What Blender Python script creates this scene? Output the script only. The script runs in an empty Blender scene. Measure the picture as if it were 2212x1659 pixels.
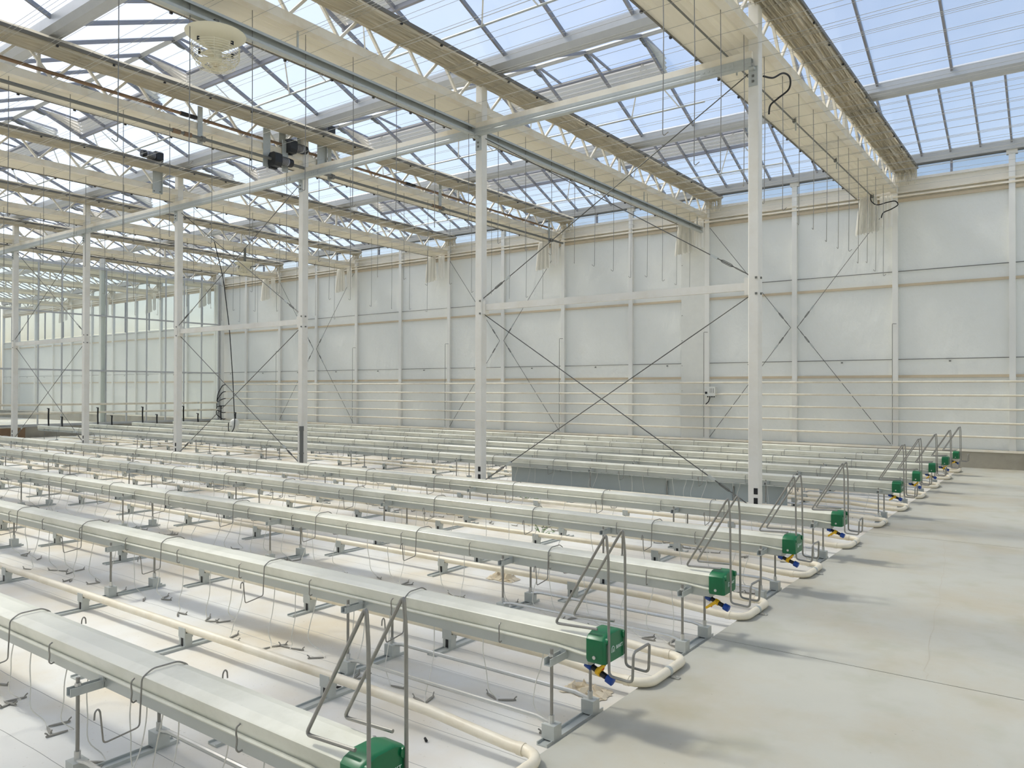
import bpy, math, random
from mathutils import Vector, Matrix
R = random.Random(7)
scene = bpy.context.scene
COL = scene.collection

# ------------------------------------------------------------------ camera
F_PX, YAW, PIT, ROL, EYE = 1654.65, 0.6330, 0.0079, 0.0025, 1.5175
cam_d = bpy.data.cameras.new('camera'); cam = bpy.data.objects.new('camera', cam_d); COL.objects.link(cam)
r_ = Vector((math.cos(YAW), math.sin(YAW), 0)); f_ = Vector((-math.sin(YAW), math.cos(YAW), 0)); u_ = Vector((0, 0, 1))
fw = f_ * math.cos(PIT) + u_ * math.sin(PIT); up2 = -f_ * math.sin(PIT) + u_ * math.cos(PIT)
rt = r_ * math.cos(ROL) + up2 * math.sin(ROL); up = -r_ * math.sin(ROL) + up2 * math.cos(ROL)
m = Matrix((rt, up, -fw)).transposed().to_4x4(); m.translation = (0, 0, EYE); cam.matrix_world = m
cam_d.sensor_fit = 'HORIZONTAL'; cam_d.sensor_width = 36; cam_d.lens = F_PX / 2212 * 36
cam_d.clip_start = .05; cam_d.clip_end = 500
scene.camera = cam

# ------------------------------------------------------------------ sky, sun, exposure
SUN_TRAVEL = Vector((.31, .06, -.40)).normalized()
elev = math.asin(-SUN_TRAVEL.z); to_sun = -SUN_TRAVEL
w = bpy.data.worlds.new('sky'); scene.world = w; w.use_nodes = True
nt = w.node_tree; nt.nodes.clear()
sky = nt.nodes.new('ShaderNodeTexSky'); sky.sky_type = 'NISHITA'; sky.sun_disc = False
sky.sun_elevation = elev; sky.sun_rotation = math.atan2(to_sun.x, to_sun.y)
sky.air_density = 1.0; sky.dust_density = 4.0; sky.ozone_density = 1.3; sky.altitude = 100
bg = nt.nodes.new('ShaderNodeBackground'); bg.inputs[1].default_value = .265
wo = nt.nodes.new('ShaderNodeOutputWorld')
nt.links.new(sky.outputs[0], bg.inputs[0]); nt.links.new(bg.outputs[0], wo.inputs[0])
sl = bpy.data.lights.new('sun', 'SUN'); so = bpy.data.objects.new('sun', sl); COL.objects.link(so)
so.rotation_euler = SUN_TRAVEL.to_track_quat('-Z', 'Y').to_euler(); so.location = (-20, -8, 30)
sl.energy = 3.25; sl.angle = math.radians(7); sl.color = (1, .955, .88)
vs = scene.view_settings
vs.view_transform = 'Standard'; vs.look = 'None'; vs.gamma = 1; vs.use_curve_mapping = False
vs.exposure = -0.14
scene.cycles.transparent_max_bounces = 24
scene.cycles.max_bounces = 8

# ------------------------------------------------------------------ materials
M = {}
def lin(c): return tuple(((v / 255) / 12.92 if v / 255 < .04045 else ((v / 255 + .055) / 1.055) ** 2.4) for v in c) + (1,)
def mat(key, rgb, rough=.5, metal=0, var=.06, scale=8, bump=0, spec=.5, dirt=None, dscale=1.5, stretch=None, transl=0, bdist=.01):
    """plain surface with procedural variation; dirt = second colour mixed in patches"""
    mt = bpy.data.materials.new(key); mt.use_nodes = True; n = mt.node_tree.nodes; l = mt.node_tree.links
    b = n['Principled BSDF']; b.inputs['Roughness'].default_value = rough; b.inputs['Metallic'].default_value = metal
    b.inputs['Specular IOR Level'].default_value = spec
    tc = n.new('ShaderNodeTexCoord'); src = tc.outputs['Object']
    if stretch:
        mp = n.new('ShaderNodeMapping'); mp.inputs['Scale'].default_value = stretch; l.new(src, mp.inputs[0]); src = mp.outputs[0]
    nz = n.new('ShaderNodeTexNoise'); nz.inputs['Scale'].default_value = scale; nz.inputs['Detail'].default_value = 6; l.new(src, nz.inputs['Vector'])
    c = lin(rgb); mx = n.new('ShaderNodeMix'); mx.data_type = 'RGBA'
    mx.inputs[6].default_value = tuple(v * (1 - var) for v in c[:3]) + (1,); mx.inputs[7].default_value = tuple(min(1, v * (1 + var)) for v in c[:3]) + (1,)
    l.new(nz.outputs[0], mx.inputs[0]); out = mx.outputs[2]
    if dirt:
        n2 = n.new('ShaderNodeTexNoise'); n2.inputs['Scale'].default_value = dscale; n2.inputs['Detail'].default_value = 7; n2.inputs['Roughness'].default_value = .65; l.new(src, n2.inputs['Vector'])
        rp = n.new('ShaderNodeValToRGB'); rp.color_ramp.elements[0].position = .45; rp.color_ramp.elements[1].position = .72
        l.new(n2.outputs[0], rp.inputs[0]); m2 = n.new('ShaderNodeMix'); m2.data_type = 'RGBA'; l.new(rp.outputs[0], m2.inputs[0]); l.new(out, m2.inputs[6]); m2.inputs[7].default_value = lin(dirt); out = m2.outputs[2]
    l.new(out, b.inputs['Base Color'])
    if bump:
        bp = n.new('ShaderNodeBump'); bp.inputs['Strength'].default_value = bump; bp.inputs['Distance'].default_value = bdist; l.new(nz.outputs[0], bp.inputs['Height']); l.new(bp.outputs[0], b.inputs['Normal'])
    if transl:
        tr = n.new('ShaderNodeBsdfTranslucent'); l.new(out, tr.inputs[0]); ms = n.new('ShaderNodeMixShader'); ms.inputs[0].default_value = transl
        l.new(b.outputs[0], ms.inputs[1]); l.new(tr.outputs[0], ms.inputs[2]); l.new(ms.outputs[0], n['Material Output'].inputs[0])
    M[key] = mt; return mt
def glass(key, trans, tint, milk, gloss=.06):
    mt = bpy.data.materials.new(key); mt.use_nodes = True; n = mt.node_tree.nodes; l = mt.node_tree.links; n.remove(n['Principled BSDF'])
    t = n.new('ShaderNodeBsdfTransparent'); t.inputs[0].default_value = tint
    tl = n.new('ShaderNodeBsdfTranslucent'); tl.inputs[0].default_value = (.95, .96, .97, 1)
    g = n.new('ShaderNodeBsdfGlossy'); g.inputs['Roughness'].default_value = .12
    tc = n.new('ShaderNodeTexCoord'); nz = n.new('ShaderNodeTexNoise'); nz.inputs['Scale'].default_value = .8; nz.inputs['Detail'].default_value = 5; l.new(tc.outputs['Object'], nz.inputs['Vector'])
    mr = n.new('ShaderNodeMapRange'); mr.inputs[1].default_value = .3; mr.inputs[2].default_value = .7; mr.inputs[3].default_value = milk * .7; mr.inputs[4].default_value = milk * 1.3; l.new(nz.outputs[0], mr.inputs[0])
    m1 = n.new('ShaderNodeMixShader'); l.new(mr.outputs[0], m1.inputs[0]); l.new(t.outputs[0], m1.inputs[1]); l.new(tl.outputs[0], m1.inputs[2])
    m2 = n.new('ShaderNodeMixShader'); m2.inputs[0].default_value = gloss; l.new(m1.outputs[0], m2.inputs[1]); l.new(g.outputs[0], m2.inputs[2])
    l.new(m2.outputs[0], n['Material Output'].inputs[0]); M[key] = mt
mat('white_paint', (232, 229, 220), .42, var=.03, scale=3, dirt=(222, 216, 202), dscale=2.2)
mat('cream_paint', (236, 229, 212), .45, var=.04, scale=4, dirt=(222, 208, 180), dscale=2.5)
mat('post_white', (232, 231, 224), .5, var=.04, scale=4)
mat('galv', (186, 190, 186), .42, metal=.25, var=.10, scale=25)
mat('galv_dark', (118, 118, 112), .5, metal=.2, var=.15, scale=30)
mat('zinc', (206, 206, 202), .28, metal=.7, var=.1, scale=40)
mat('wire_steel', (146, 144, 138), .38, metal=.55, var=.15, scale=30)
mat('profile_grey', (112, 108, 98), .5)
mat('wire_white', (172, 172, 166), .5)
mat('curtain', (250, 248, 241), .6, var=.03, transl=.35)
mat('cable_steel', (92, 92, 88), .45, metal=.5)
mat('alu', (190, 192, 193), .4, metal=.35, var=.06, scale=10)
mat('alu_grey', (150, 151, 158), .45, metal=.2, var=.06, scale=10)
mat('screen_upper', (230, 224, 208), .8, var=.08, scale=14, stretch=(6, .6, 6), transl=.45)
mat('screen_lower', (242, 238, 226), .7, var=.04, scale=6, stretch=(5, .4, 5), transl=.42)
mat('net_white', (240, 238, 232), .8, var=.03, transl=.35)
mat('film', (240, 240, 231), .34, var=.02, scale=4.5, bump=.9, transl=.10, stretch=(1.0, 1.0, .55), bdist=.03)
mat('film_cream', (240, 234, 218), .5, var=.04, scale=3, transl=.15)
mat('tan_rail', (204, 188, 160), .6, var=.08, scale=6)
mat('concrete_kerb', (166, 160, 144), .85, var=.1, scale=12, bump=.3, dirt=(128, 122, 108))
mat('path', (180, 179, 168), .75, var=.05, scale=6, bump=.08, dirt=(176, 168, 148), dscale=1.1)
mat('crack', (176, 170, 154), .9)
mat('gutter_white', (234, 233, 218), .30, var=.03, scale=5, dirt=(214, 213, 196), dscale=3)
mat('channel_grey', (186, 190, 184), .4, metal=.2, var=.05, scale=8)
mat('pipe_cream', (232, 224, 204), .42, var=.03, scale=5, dirt=(216, 204, 178), dscale=4)
mat('green_plastic', (8, 104, 62), .35, var=.08, scale=20)
mat('print_white', (225, 235, 228), .5)
mat('blue_plastic', (20, 66, 148), .4)
mat('black_plastic', (24, 25, 27), .5, var=.2)
mat('yellow_plastic', (236, 186, 20), .45)
mat('red_plastic', (196, 44, 30), .45)
mat('tube_white', (214, 212, 202), .5)
mat('stake_grey', (150, 147, 138), .6)
mat('fan_cream', (226, 220, 196), .5, var=.03)
mat('drive_brown', (132, 108, 84), .5, metal=.3, var=.12)
mat('motor_black', (38, 40, 43), .45, var=.2)
mat('grey_pvc', (112, 112, 108), .5)
mat('grey_panel', (178, 186, 184), .5, var=.05)
mat('leaf', (92, 128, 62), .6, var=.3, scale=30)
mat('litter', (226, 214, 190), .85, var=.12, scale=10, transl=.15)
mat('box_white', (222, 222, 214), .45)
mat('brown_board', (130, 104, 78), .8, var=.15)
glass('roof_glass', 1, (.945, .965, .965, 1), .075, .03)
glass('wall_glass', 1, (.95, .96, .95, 1), .12, .05)
glass('partition_glass', 1, (.93, .955, .94, 1), .05, .06)

def cloth_material():
    mt = bpy.data.materials.new('ground_cloth'); mt.use_nodes = True; n = mt.node_tree.nodes; l = mt.node_tree.links; b = n['Principled BSDF']
    tc = n.new('ShaderNodeTexCoord'); sp = n.new('ShaderNodeSeparateXYZ'); l.new(tc.outputs['Object'], sp.inputs[0])
    nw = n.new('ShaderNodeTexNoise'); nw.inputs['Scale'].default_value = 1.2; l.new(tc.outputs['Object'], nw.inputs['Vector'])
    a = n.new('ShaderNodeMath'); a.operation = 'MULTIPLY_ADD'; a.inputs[1].default_value = .07; l.new(nw.outputs[0], a.inputs[0]); l.new(sp.outputs[1], a.inputs[2])
    d = n.new('ShaderNodeMath'); d.operation = 'PINGPONG'; d.inputs[1].default_value = .145; l.new(a.outputs[0], d.inputs[0])
    ln = n.new('ShaderNodeMath'); ln.operation = 'LESS_THAN'; ln.inputs[1].default_value = .0016; l.new(d.outputs[0], ln.inputs[0])
    n1 = n.new('ShaderNodeTexNoise'); n1.inputs['Scale'].default_value = 1.1; n1.inputs['Detail'].default_value = 8; l.new(tc.outputs['Object'], n1.inputs['Vector'])
    rp = n.new('ShaderNodeValToRGB'); rp.color_ramp.elements[0].position = .42; rp.color_ramp.elements[1].position = .72
    rp.color_ramp.elements[0].color = lin((226, 225, 219)); rp.color_ramp.elements[1].color = lin((212, 198, 170)); l.new(n1.outputs[0], rp.inputs[0])
    n2 = n.new('ShaderNodeTexNoise'); n2.inputs['Scale'].default_value = 55; n2.inputs['Detail'].default_value = 3; l.new(tc.outputs['Object'], n2.inputs['Vector'])
    r2 = n.new('ShaderNodeValToRGB'); r2.color_ramp.elements[0].position = .24; r2.color_ramp.elements[1].position = .34; r2.color_ramp.elements[0].color = (.72, .70, .66, 1); r2.color_ramp.elements[1].color = (1, 1, 1, 1); l.new(n2.outputs[0], r2.inputs[0])
    mu = n.new('ShaderNodeMix'); mu.data_type = 'RGBA'; mu.blend_type = 'MULTIPLY'; mu.inputs[0].default_value = .8; l.new(rp.outputs[0], mu.inputs[6]); l.new(r2.outputs[0], mu.inputs[7])
    mx = n.new('ShaderNodeMix'); mx.data_type = 'RGBA'; l.new(ln.outputs[0], mx.inputs[0]); l.new(mu.outputs[2], mx.inputs[6]); mx.inputs[7].default_value = lin((150, 150, 145))
    l.new(mx.outputs[2], b.inputs['Base Color']); b.inputs['Roughness'].default_value = .7
    bp = n.new('ShaderNodeBump'); bp.inputs['Strength'].default_value = .25; bp.inputs['Distance'].default_value = .01; l.new(n1.outputs[0], bp.inputs['Height']); l.new(bp.outputs[0], b.inputs['Normal'])
    M['ground_cloth'] = mt
cloth_material()
def add_specks(key, scale, lo, hi, dark):
    mt = M[key]; n = mt.node_tree.nodes; l = mt.node_tree.links; b = n['Principled BSDF']; src = b.inputs['Base Color'].links[0].from_socket
    tc = n.new('ShaderNodeTexCoord'); nz = n.new('ShaderNodeTexNoise'); nz.inputs['Scale'].default_value = scale; nz.inputs['Detail'].default_value = 4; l.new(tc.outputs['Object'], nz.inputs['Vector'])
    rp = n.new('ShaderNodeValToRGB'); rp.color_ramp.elements[0].position = lo; rp.color_ramp.elements[1].position = hi; rp.color_ramp.elements[0].color = (dark, dark, dark * .95, 1); rp.color_ramp.elements[1].color = (1, 1, 1, 1); l.new(nz.outputs[0], rp.inputs[0])
    mu = n.new('ShaderNodeMix'); mu.data_type = 'RGBA'; mu.blend_type = 'MULTIPLY'; mu.inputs[0].default_value = 1; l.new(src, mu.inputs[6]); l.new(rp.outputs[0], mu.inputs[7]); l.new(mu.outputs[2], b.inputs['Base Color'])
add_specks('path', 38, .22, .27, .62)
add_specks('path', 3.0, .30, .46, .93)
add_specks('gutter_white', 70, .20, .26, .8)

# ------------------------------------------------------------------ geometry helpers
class MB:
    def __init__(s): s.v = []; s.f = []; s.smooth = False
    def box(s, x0, x1, y0, y1, z0, z1):
        o = len(s.v); s.v += [(x0, y0, z0), (x1, y0, z0), (x1, y1, z0), (x0, y1, z0), (x0, y0, z1), (x1, y0, z1), (x1, y1, z1), (x0, y1, z1)]
        s.f += [tuple(o + i for i in q) for q in ((3, 2, 1, 0), (4, 5, 6, 7), (0, 1, 5, 4), (1, 2, 6, 5), (2, 3, 7, 6), (3, 0, 4, 7))]; return s
    def beam(s, a, b, wd, ht, upv=(0, 0, 1)):
        a = Vector(a); b = Vector(b); d = (b - a).normalized(); sd = d.cross(Vector(upv))
        if sd.length < 1e-4: sd = d.cross(Vector((1, 0, 0)))
        sd.normalize(); uu = sd.cross(d); o = len(s.v)
        for p in (a, b):
            for i, j in ((-1, -1), (1, -1), (1, 1), (-1, 1)): s.v.append(tuple(p + sd * wd / 2 * i + uu * ht / 2 * j))
        s.f += [tuple(o + i for i in q) for q in ((0, 1, 2, 3), (7, 6, 5, 4), (0, 4, 5, 1), (1, 5, 6, 2), (2, 6, 7, 3), (3, 7, 4, 0))]; return s
    def tube(s, pts, r, n=6, cap=True):
        pts = [Vector(p) for p in pts]; o = len(s.v); prev = None
        for i, p in enumerate(pts):
            d = (pts[min(i + 1, len(pts) - 1)] - pts[max(i - 1, 0)]).normalized()
            if prev is None:
                u = d.cross(Vector((0, 0, 1)) if abs(d.z) < .9 else Vector((1, 0, 0))).normalized()
            else:
                u = (prev - d * prev.dot(d)); u = u.normalized() if u.length > 1e-5 else d.orthogonal().normalized()
            prev = u; q = d.cross(u); rr = r[i] if isinstance(r, (list, tuple)) else r
            for k in range(n):
                t = 2 * math.pi * k / n; s.v.append(tuple(p + u * rr * math.cos(t) + q * rr * math.sin(t)))
        for i in range(len(pts) - 1):
            for k in range(n): s.f.append((o + i * n + k, o + i * n + (k + 1) % n, o + (i + 1) * n + (k + 1) % n, o + (i + 1) * n + k))
        if cap: s.f.append(tuple(o + k for k in reversed(range(n)))); s.f.append(tuple(o + (len(pts) - 1) * n + k for k in range(n)))
        s.smooth = True; return s
    def prism(s, prof, axis, a, b):
        """closed profile extruded along axis 'x' (profile = y,z), 'y' (x,z) or 'z' (x,y)"""
        o = len(s.v); n = len(prof)
        for t in (a, b):
            for p, q in prof: s.v.append({'x': (t, p, q), 'y': (p, t, q), 'z': (p, q, t)}[axis])
        for k in range(n): s.f.append((o + k, o + (k + 1) % n, o + n + (k + 1) % n, o + n + k))
        s.f.append(tuple(o + k for k in reversed(range(n)))); s.f.append(tuple(o + n + k for k in range(n))); return s
    def lathe(s, prof, n=20, c=(0, 0, 0)):
        o = len(s.v)
        for r, z in prof:
            for k in range(n): t = 2 * math.pi * k / n; s.v.append((c[0] + r * math.cos(t), c[1] + r * math.sin(t), c[2] + z))
        for i in range(len(prof) - 1):
            for k in range(n): s.f.append((o + i * n + k, o + i * n + (k + 1) % n, o + (i + 1) * n + (k + 1) % n, o + (i + 1) * n + k))
        s.smooth = True; return s
    def grid(s, rows):
        o = len(s.v); nr = len(rows); nc = len(rows[0])
        for r in rows: s.v += [tuple(p) for p in r]
        for i in range(nr - 1):
            for j in range(nc - 1): s.f.append((o + i * nc + j, o + i * nc + j + 1, o + (i + 1) * nc + j + 1, o + (i + 1) * nc + j))
        s.smooth = True; return s
    def mesh(s, name):
        me = bpy.data.meshes.new(name); me.from_pydata(s.v, [], s.f); me.update()
        if s.smooth:
            me.polygons.foreach_set('use_smooth', [True] * len(me.polygons))
            try: me.set_sharp_from_angle(angle=math.radians(38))
            except Exception: pass
        return me
def bend(pts, rad, seg=4):
    """round the corners of a polyline"""
    pts = [Vector(p) for p in pts]; out = [pts[0]]
    for i in range(1, len(pts) - 1):
        a, b, c = pts[i - 1], pts[i], pts[i + 1]; d1 = a - b; d2 = c - b; rr = min(rad, d1.length * .45, d2.length * .45)
        p1 = b + d1.normalized() * rr; p2 = b + d2.normalized() * rr
        for k in range(seg + 1): t = k / seg; out.append(p1 * (1 - t) ** 2 + b * 2 * t * (1 - t) + p2 * t * t)
    return out + [pts[-1]]
def smooth(pts, n=6):
    pts = [Vector(p) for p in pts]; q = []
    for i in range(len(pts) - 1):
        p0, p1, p2, p3 = pts[max(i - 1, 0)], pts[i], pts[i + 1], pts[min(i + 2, len(pts) - 1)]
        for k in range(n):
            t = k / n; q.append(.5 * ((2 * p1) + (p2 - p0) * t + (2 * p0 - 5 * p1 + 4 * p2 - p3) * t * t + (3 * p1 - p0 - 3 * p2 + p3) * t ** 3))
    return q + [pts[-1]]
def link(name, me, mt, parent=None, loc=(0, 0, 0), rot=None, kind=None):
    o = bpy.data.objects.new(name, me); COL.objects.link(o)
    if mt and not len(me.materials): me.materials.append(M[mt])
    o.location = loc
    if rot: o.rotation_euler = rot
    if parent is not None: o.parent = parent
    if kind: o['kind'] = kind
    return o
def part(name, mb, mt, parent, loc=(0, 0, 0), **k): return link(name, mb.mesh(name), mt, parent, loc, **k)
def tag(o, label, cat, group=None):
    o['label'] = label; o['category'] = cat
    if group: o['group'] = group
    return o
def empty(name, loc=(0, 0, 0), rot=None):
    o = bpy.data.objects.new(name, None); COL.objects.link(o); o.location = loc; o.empty_display_size = .1
    if rot: o.rotation_euler = rot
    return o
def thing(name, label, cat, loc=(0, 0, 0), group=None, rot=None): return tag(empty(name, loc, rot), label, cat, group)
def struct(name, loc=(0, 0, 0)): o = empty(name, loc); o['kind'] = 'structure'; return o
def dup(root, loc, label=None, group=None, rot=None):
    def cp(o, par):
        c = o.copy(); COL.objects.link(c); c.parent = par
        for ch in o.children: cp(ch, c)
        return c
    r = cp(root, None); r.location = loc
    if rot: r.rotation_euler = rot
    if label: r['label'] = label
    if group: r['group'] = group
    return r
def nth(i):
    i += 1
    return ORD[i - 1] if i <= len(ORD) else f'{i}' + ('th' if 10 < i % 100 < 14 else {1: 'st', 2: 'nd', 3: 'rd'}.get(i % 10, 'th'))
ORD = ['first', 'second', 'third', 'fourth', 'fifth', 'sixth', 'seventh', 'eighth', 'ninth', 'tenth', 'eleventh', 'twelfth', 'thirteenth']

# ------------------------------------------------------------------ layout constants (metres)
CX0, CS, CY = -2.93, 4.0, 8.68                # first column x, bay length, column row y
WY = 17.157                                   # front face of the far wall posts
PX = -26.3                                    # glass partition
XR = 9.07                                     # right end of what is built
G = 1.376
ROWS = {k: 2.955 + G * (k - 2) for k in (1, 2, 3, 4, 5, 7, 8, 9, 10, 11)}
PATH_X, PATH_Z = -1.74, .05
GUT_Y = [-8.28, -4.04, .20, 4.44, 8.68, 12.92, 17.16]; RID_Y = [-6.16, -1.92, 2.32, 6.56, 10.80, 15.04]
GZ, RZ = 6.22, 7.07
def truss_x(k): return CX0 - CS * k

# ------------------------------------------------------------------ floor
fl = link('floor', MB().box(-50, PATH_X, -8.4, 17.3, -.06, 0).mesh('floor'), 'ground_cloth', kind='structure')
fp = struct('floor_path')
ys = [-8.4, -4.0, .18, 4.385, 8.60, 12.85, 17.06]
for a, b in zip(ys, ys[1:]):
    part('slab', MB().box(PATH_X, 9.2, a + .004, b - .004, -.06, PATH_Z), 'path', fp)
part('joint_filler', MB().box(PATH_X + .01, 9.2, -8.3, 17.0, -.06, PATH_Z - .012), 'concrete_kerb', fp)
cr = MB(); pts = [(-1.02, 8.5), (-.93, 7.8), (-.86, 7.2), (-.82, 6.7), (-.77, 6.2), (-.735, 5.68), (-.70, 5.2), (-.63, 4.53), (-.60, 4.40)]
rows = []
for i, (x, y) in enumerate(pts):
    for s_ in range(3):
        if i == len(pts) - 1 and s_: break
        x2, y2 = pts[min(i + 1, len(pts) - 1)]; t = s_ / 3; xx = x + (x2 - x) * t + R.uniform(-.012, .012); yy = y + (y2 - y) * t
        rows.append([(xx - .0014, yy, PATH_Z + .0006), (xx + .0014, yy, PATH_Z + .0006)])
cr.grid(rows); part('crack', cr, 'crack', fp)

# ------------------------------------------------------------------ far wall
wb = struct('wall_back')
def film_panel(x0, x1, z0, z1, y=WY + .085):
    nx, nz = 9, max(4, int((z1 - z0) / .35)); mb = MB(); rows = []
    for j in range(nz + 1):
        rows.append([(x0 + (x1 - x0) * i / nx, y + (R.uniform(-.006, .006) if 0 < i < nx and 0 < j < nz else 0), z0 + (z1 - z0) * j / nz) for i in range(nx + 1)])
    mb.grid(rows); part('film_panel', mb, 'film', wb)
xs = [truss_x(0) + 12 - 2 * i for i in range(29)]        # post positions, every 2 m
for i, x in enumerate(xs):
    left = x <= PX + .5
    if i + 1 < len(xs):
        x1 = xs[i + 1]; lo = x1 < PX - 1.4
        for z0, z1 in (((.40, 1.81), (1.81, 4.02)) if lo else ((.40, 1.81), (1.81, 3.66), (3.66, 5.37))): film_panel(x1, x, z0, z1)
        if lo:
            part('pane', MB().box(x1 + .05, x - .05, WY + .08, WY + .086, 4.05, 5.38), 'wall_glass', wb)
            part('mullion', MB().box((x + x1) / 2 - .025, (x + x1) / 2 + .025, WY + .05, WY + .10, 4.03, 5.38), 'alu_grey', wb)
        for z, key, hh in ((1.815, 'tan_rail', .05), (3.665, 'tan_rail', .05)): part('rail', MB().box(x1 + .05, x - .05, WY + .045, WY + .08, z - hh / 2, z + hh / 2), key, wb)
        for z in (2.16, 3.95): part('film_lock', MB().tube([(x1 + .05, WY + .05, z), (x - .05, WY + .05, z)], .009, 6), 'galv_dark', wb)
        part('clip', MB().box(x1 + .95, x1 + .985, WY + .05, WY + .075, 2.10, 2.125), 'galv_dark', wb)
        part('top_panel', MB().box(x1 + .05, x - .05, WY + .06, WY + .075, 5.40, 5.78), 'film_cream', wb)
        part('pane', MB().box(x1 + .05, x - .05, WY + .07, WY + .076, 5.83, 6.06), 'wall_glass', wb)
        part('mullion', MB().box((x + x1) / 2 - .02, (x + x1) / 2 + .02, WY + .04, WY + .09, 5.80, 6.07), 'alu_grey', wb)
    main = i % 2 == 1
    wd = .052
    part('post', MB().box(x - wd, x + wd, WY, WY + .10, .33, 6.06), 'post_white', wb)
    part('post_cap', MB().box(x - .09, x + .09, WY - .01, WY + .10, 6.0, 6.07), 'white_paint', wb)
xl, xr = xs[-1], xs[0]
for z, h, d, key in ((5.80, .05, .03, 'white_paint'), (5.545, .035, .06, 'cream_paint'), (5.465, .035, .07, 'cream_paint'), (5.385, .06, .03, 'tan_rail')):
    part('rail', MB().box(xl, xr, WY - d + .05, WY + .07, z - h / 2, z + h / 2), key, wb)
part('eaves_gutter', MB().prism([(WY - .06, 6.07), (WY + .14, 6.07), (WY + .17, 6.25), (WY + .15, 6.25), (WY + .12, 6.09), (WY - .04, 6.09), (WY - .07, 6.25), (WY - .09, 6.25)], 'x', xl, xr), 'alu', wb)
part('kerb', MB().box(xl, xr, WY - .10, WY + .14, -.06, .36), 'concrete_kerb', wb)
part('sill_rail', MB().box(xl, xr, WY - .12, WY + .02, .36, .40), 'cream_paint', wb)
# white closed panel beside the second main post
cp = part('cover_panel', MB().box(-7.58, -6.99, WY + .02, WY + .05, .40, 5.36), 'box_white', wb)
for z in (.9, 1.5, 2.1, 2.7, 3.3, 3.9, 4.5): part('screw', MB().box(-7.565, -7.55, WY + .012, WY + .02, z, z + .015), 'galv_dark', cp)

# enclosing walls beyond the picture and at the far left end
def side_wall(name, axis, at, a, b, step):
    st = struct(name); n = max(1, round((b - a) / step))
    for i in range(n):
        p, q = a + (b - a) * i / n, a + (b - a) * (i + 1) / n
        for z0, z1 in ((.33, 2.2), (2.2, 4.1), (4.1, 6.05)):
            bx = (p + .03, q - .03, at, at + .02, z0, z1) if axis == 'x' else (at, at + .02, p + .03, q - .03, z0, z1)
            part('film_panel', MB().box(*bx), 'film', st)
        bx = (p - .05, p + .05, at - .05, at + .05, 0, 6.05) if axis == 'x' else (at - .05, at + .05, p - .05, p + .05, 0, 6.05)
        part('post', MB().box(*bx), 'post_white', st)
    bx = (a, b, at - .08, at + .08, -.06, .33) if axis == 'x' else (at - .08, at + .08, a, b, -.06, .33)
    part('kerb', MB().box(*bx), 'concrete_kerb', st)
side_wall('wall_right', 'y', 9.1, -8.28, 17.1, 4.23)
side_wall('wall_front', 'x', -8.35, -46.9, 9.1, 4.0)
side_wall('wall_far_left', 'y', -46.95, -8.28, 17.1, 2.115)

# ------------------------------------------------------------------ glass partition on the left
wl = struct('wall_left')
yy = [16.91 - .70 * i for i in range(25)]
for i, y in enumerate(yy):
    part('mullion', MB().box(PX - .025, PX + .025, y - .016, y + .016, .35, 5.6), 'alu', wl)
    if i + 1 < len(yy):
        for z0, z1 in ((.40, 2.10), (2.16, 3.94), (4.0, 5.5)):
            part('pane', MB().box(PX - .003, PX + .003, yy[i + 1] + .018, y - .018, z0, z1), 'partition_glass', wl)
for z, h in ((3.97, .05), (2.13, .05), (.37, .08), (5.55, .08)): part('rail', MB().box(PX - .02, PX + .03, yy[-1], 17.1, z - h / 2, z + h / 2), 'alu', wl)
for y in (16.98, 12.62, 8.3): part('post', MB().box(PX - .16, PX - .03, y - .07, y + .07, 0, 5.9), 'post_white', wl)
part('corner_post', MB().box(PX - .02, PX + .10, 16.98, 17.10, 0, 6.0), 'post_white', wl)
part('kerb', MB().box(PX - .08, PX + .08, yy[-1], 17.05, -.06, .33), 'concrete_kerb', wl)

# ------------------------------------------------------------------ roof
ce = struct('ceiling')
xb = [truss_x(0) + 12.5 - i for i in range(57)]                 # glazing bars every metre
VENTS = []
for ri in (3, 4, 5):
    for k in range(0, 6):
        a = -5.43 - 4 * k
        VENTS.append((ri, k, a - 3.0, a))
def in_vent(ri, xm): return any(r == ri and a < xm < b for r, k, a, b in VENTS)
pane_l, bar_l = [], []
def slope(ya, za, yb, zb, step, ri, far):
    L = math.hypot(yb - ya, zb - za); ang = math.atan2(zb - za, yb - ya)
    n = int(56 / step)
    for i in range(n + 1):
        x = xb[0] - step * i
        bar_l.append((x, ya, za, L, ang))
        if i < n:
            xm = x - step / 2
            if far and in_vent(ri, xm): pane_l.append((xm, ya, za, L, ang, step, .92, L))
            else: pane_l.append((xm, ya, za, L, ang, step, 0, L))
for ri, ry in enumerate(RID_Y):
    slope(ry, RZ, GUT_Y[ri + 1] - .05, GZ, .5 if ri == 5 else 1.0, ri, True)
    slope(GUT_Y[ri] + .05, GZ, ry, RZ, 1.0, ri, False)
def dist(x, y): return math.hypot(x + 3, y - 6) + (8 if y < 4 else 0) + (6 if x > 0 else 0)
pm, bm = {}, {}
def pane_mesh(step, t0, t1):
    k = (step, round(t0, 2), round(t1, 3))
    if k not in pm: pm[k] = MB().box(-step / 2 + .018, step / 2 - .018, t0, t1, -.003, .003).mesh('pane'); pm[k].materials.append(M['roof_glass'])
    return pm[k]
def bar_mesh(L):
    k = round(L, 3)
    if k not in bm: bm[k] = MB().box(-.016, .016, 0, L, -.045, .012).mesh('glazing_bar'); bm[k].materials.append(M['alu_grey'])
    return bm[k]
pane_l.sort(key=lambda t: dist(t[0], t[1])); bar_l.sort(key=lambda t: dist(t[0], t[1]))
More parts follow.
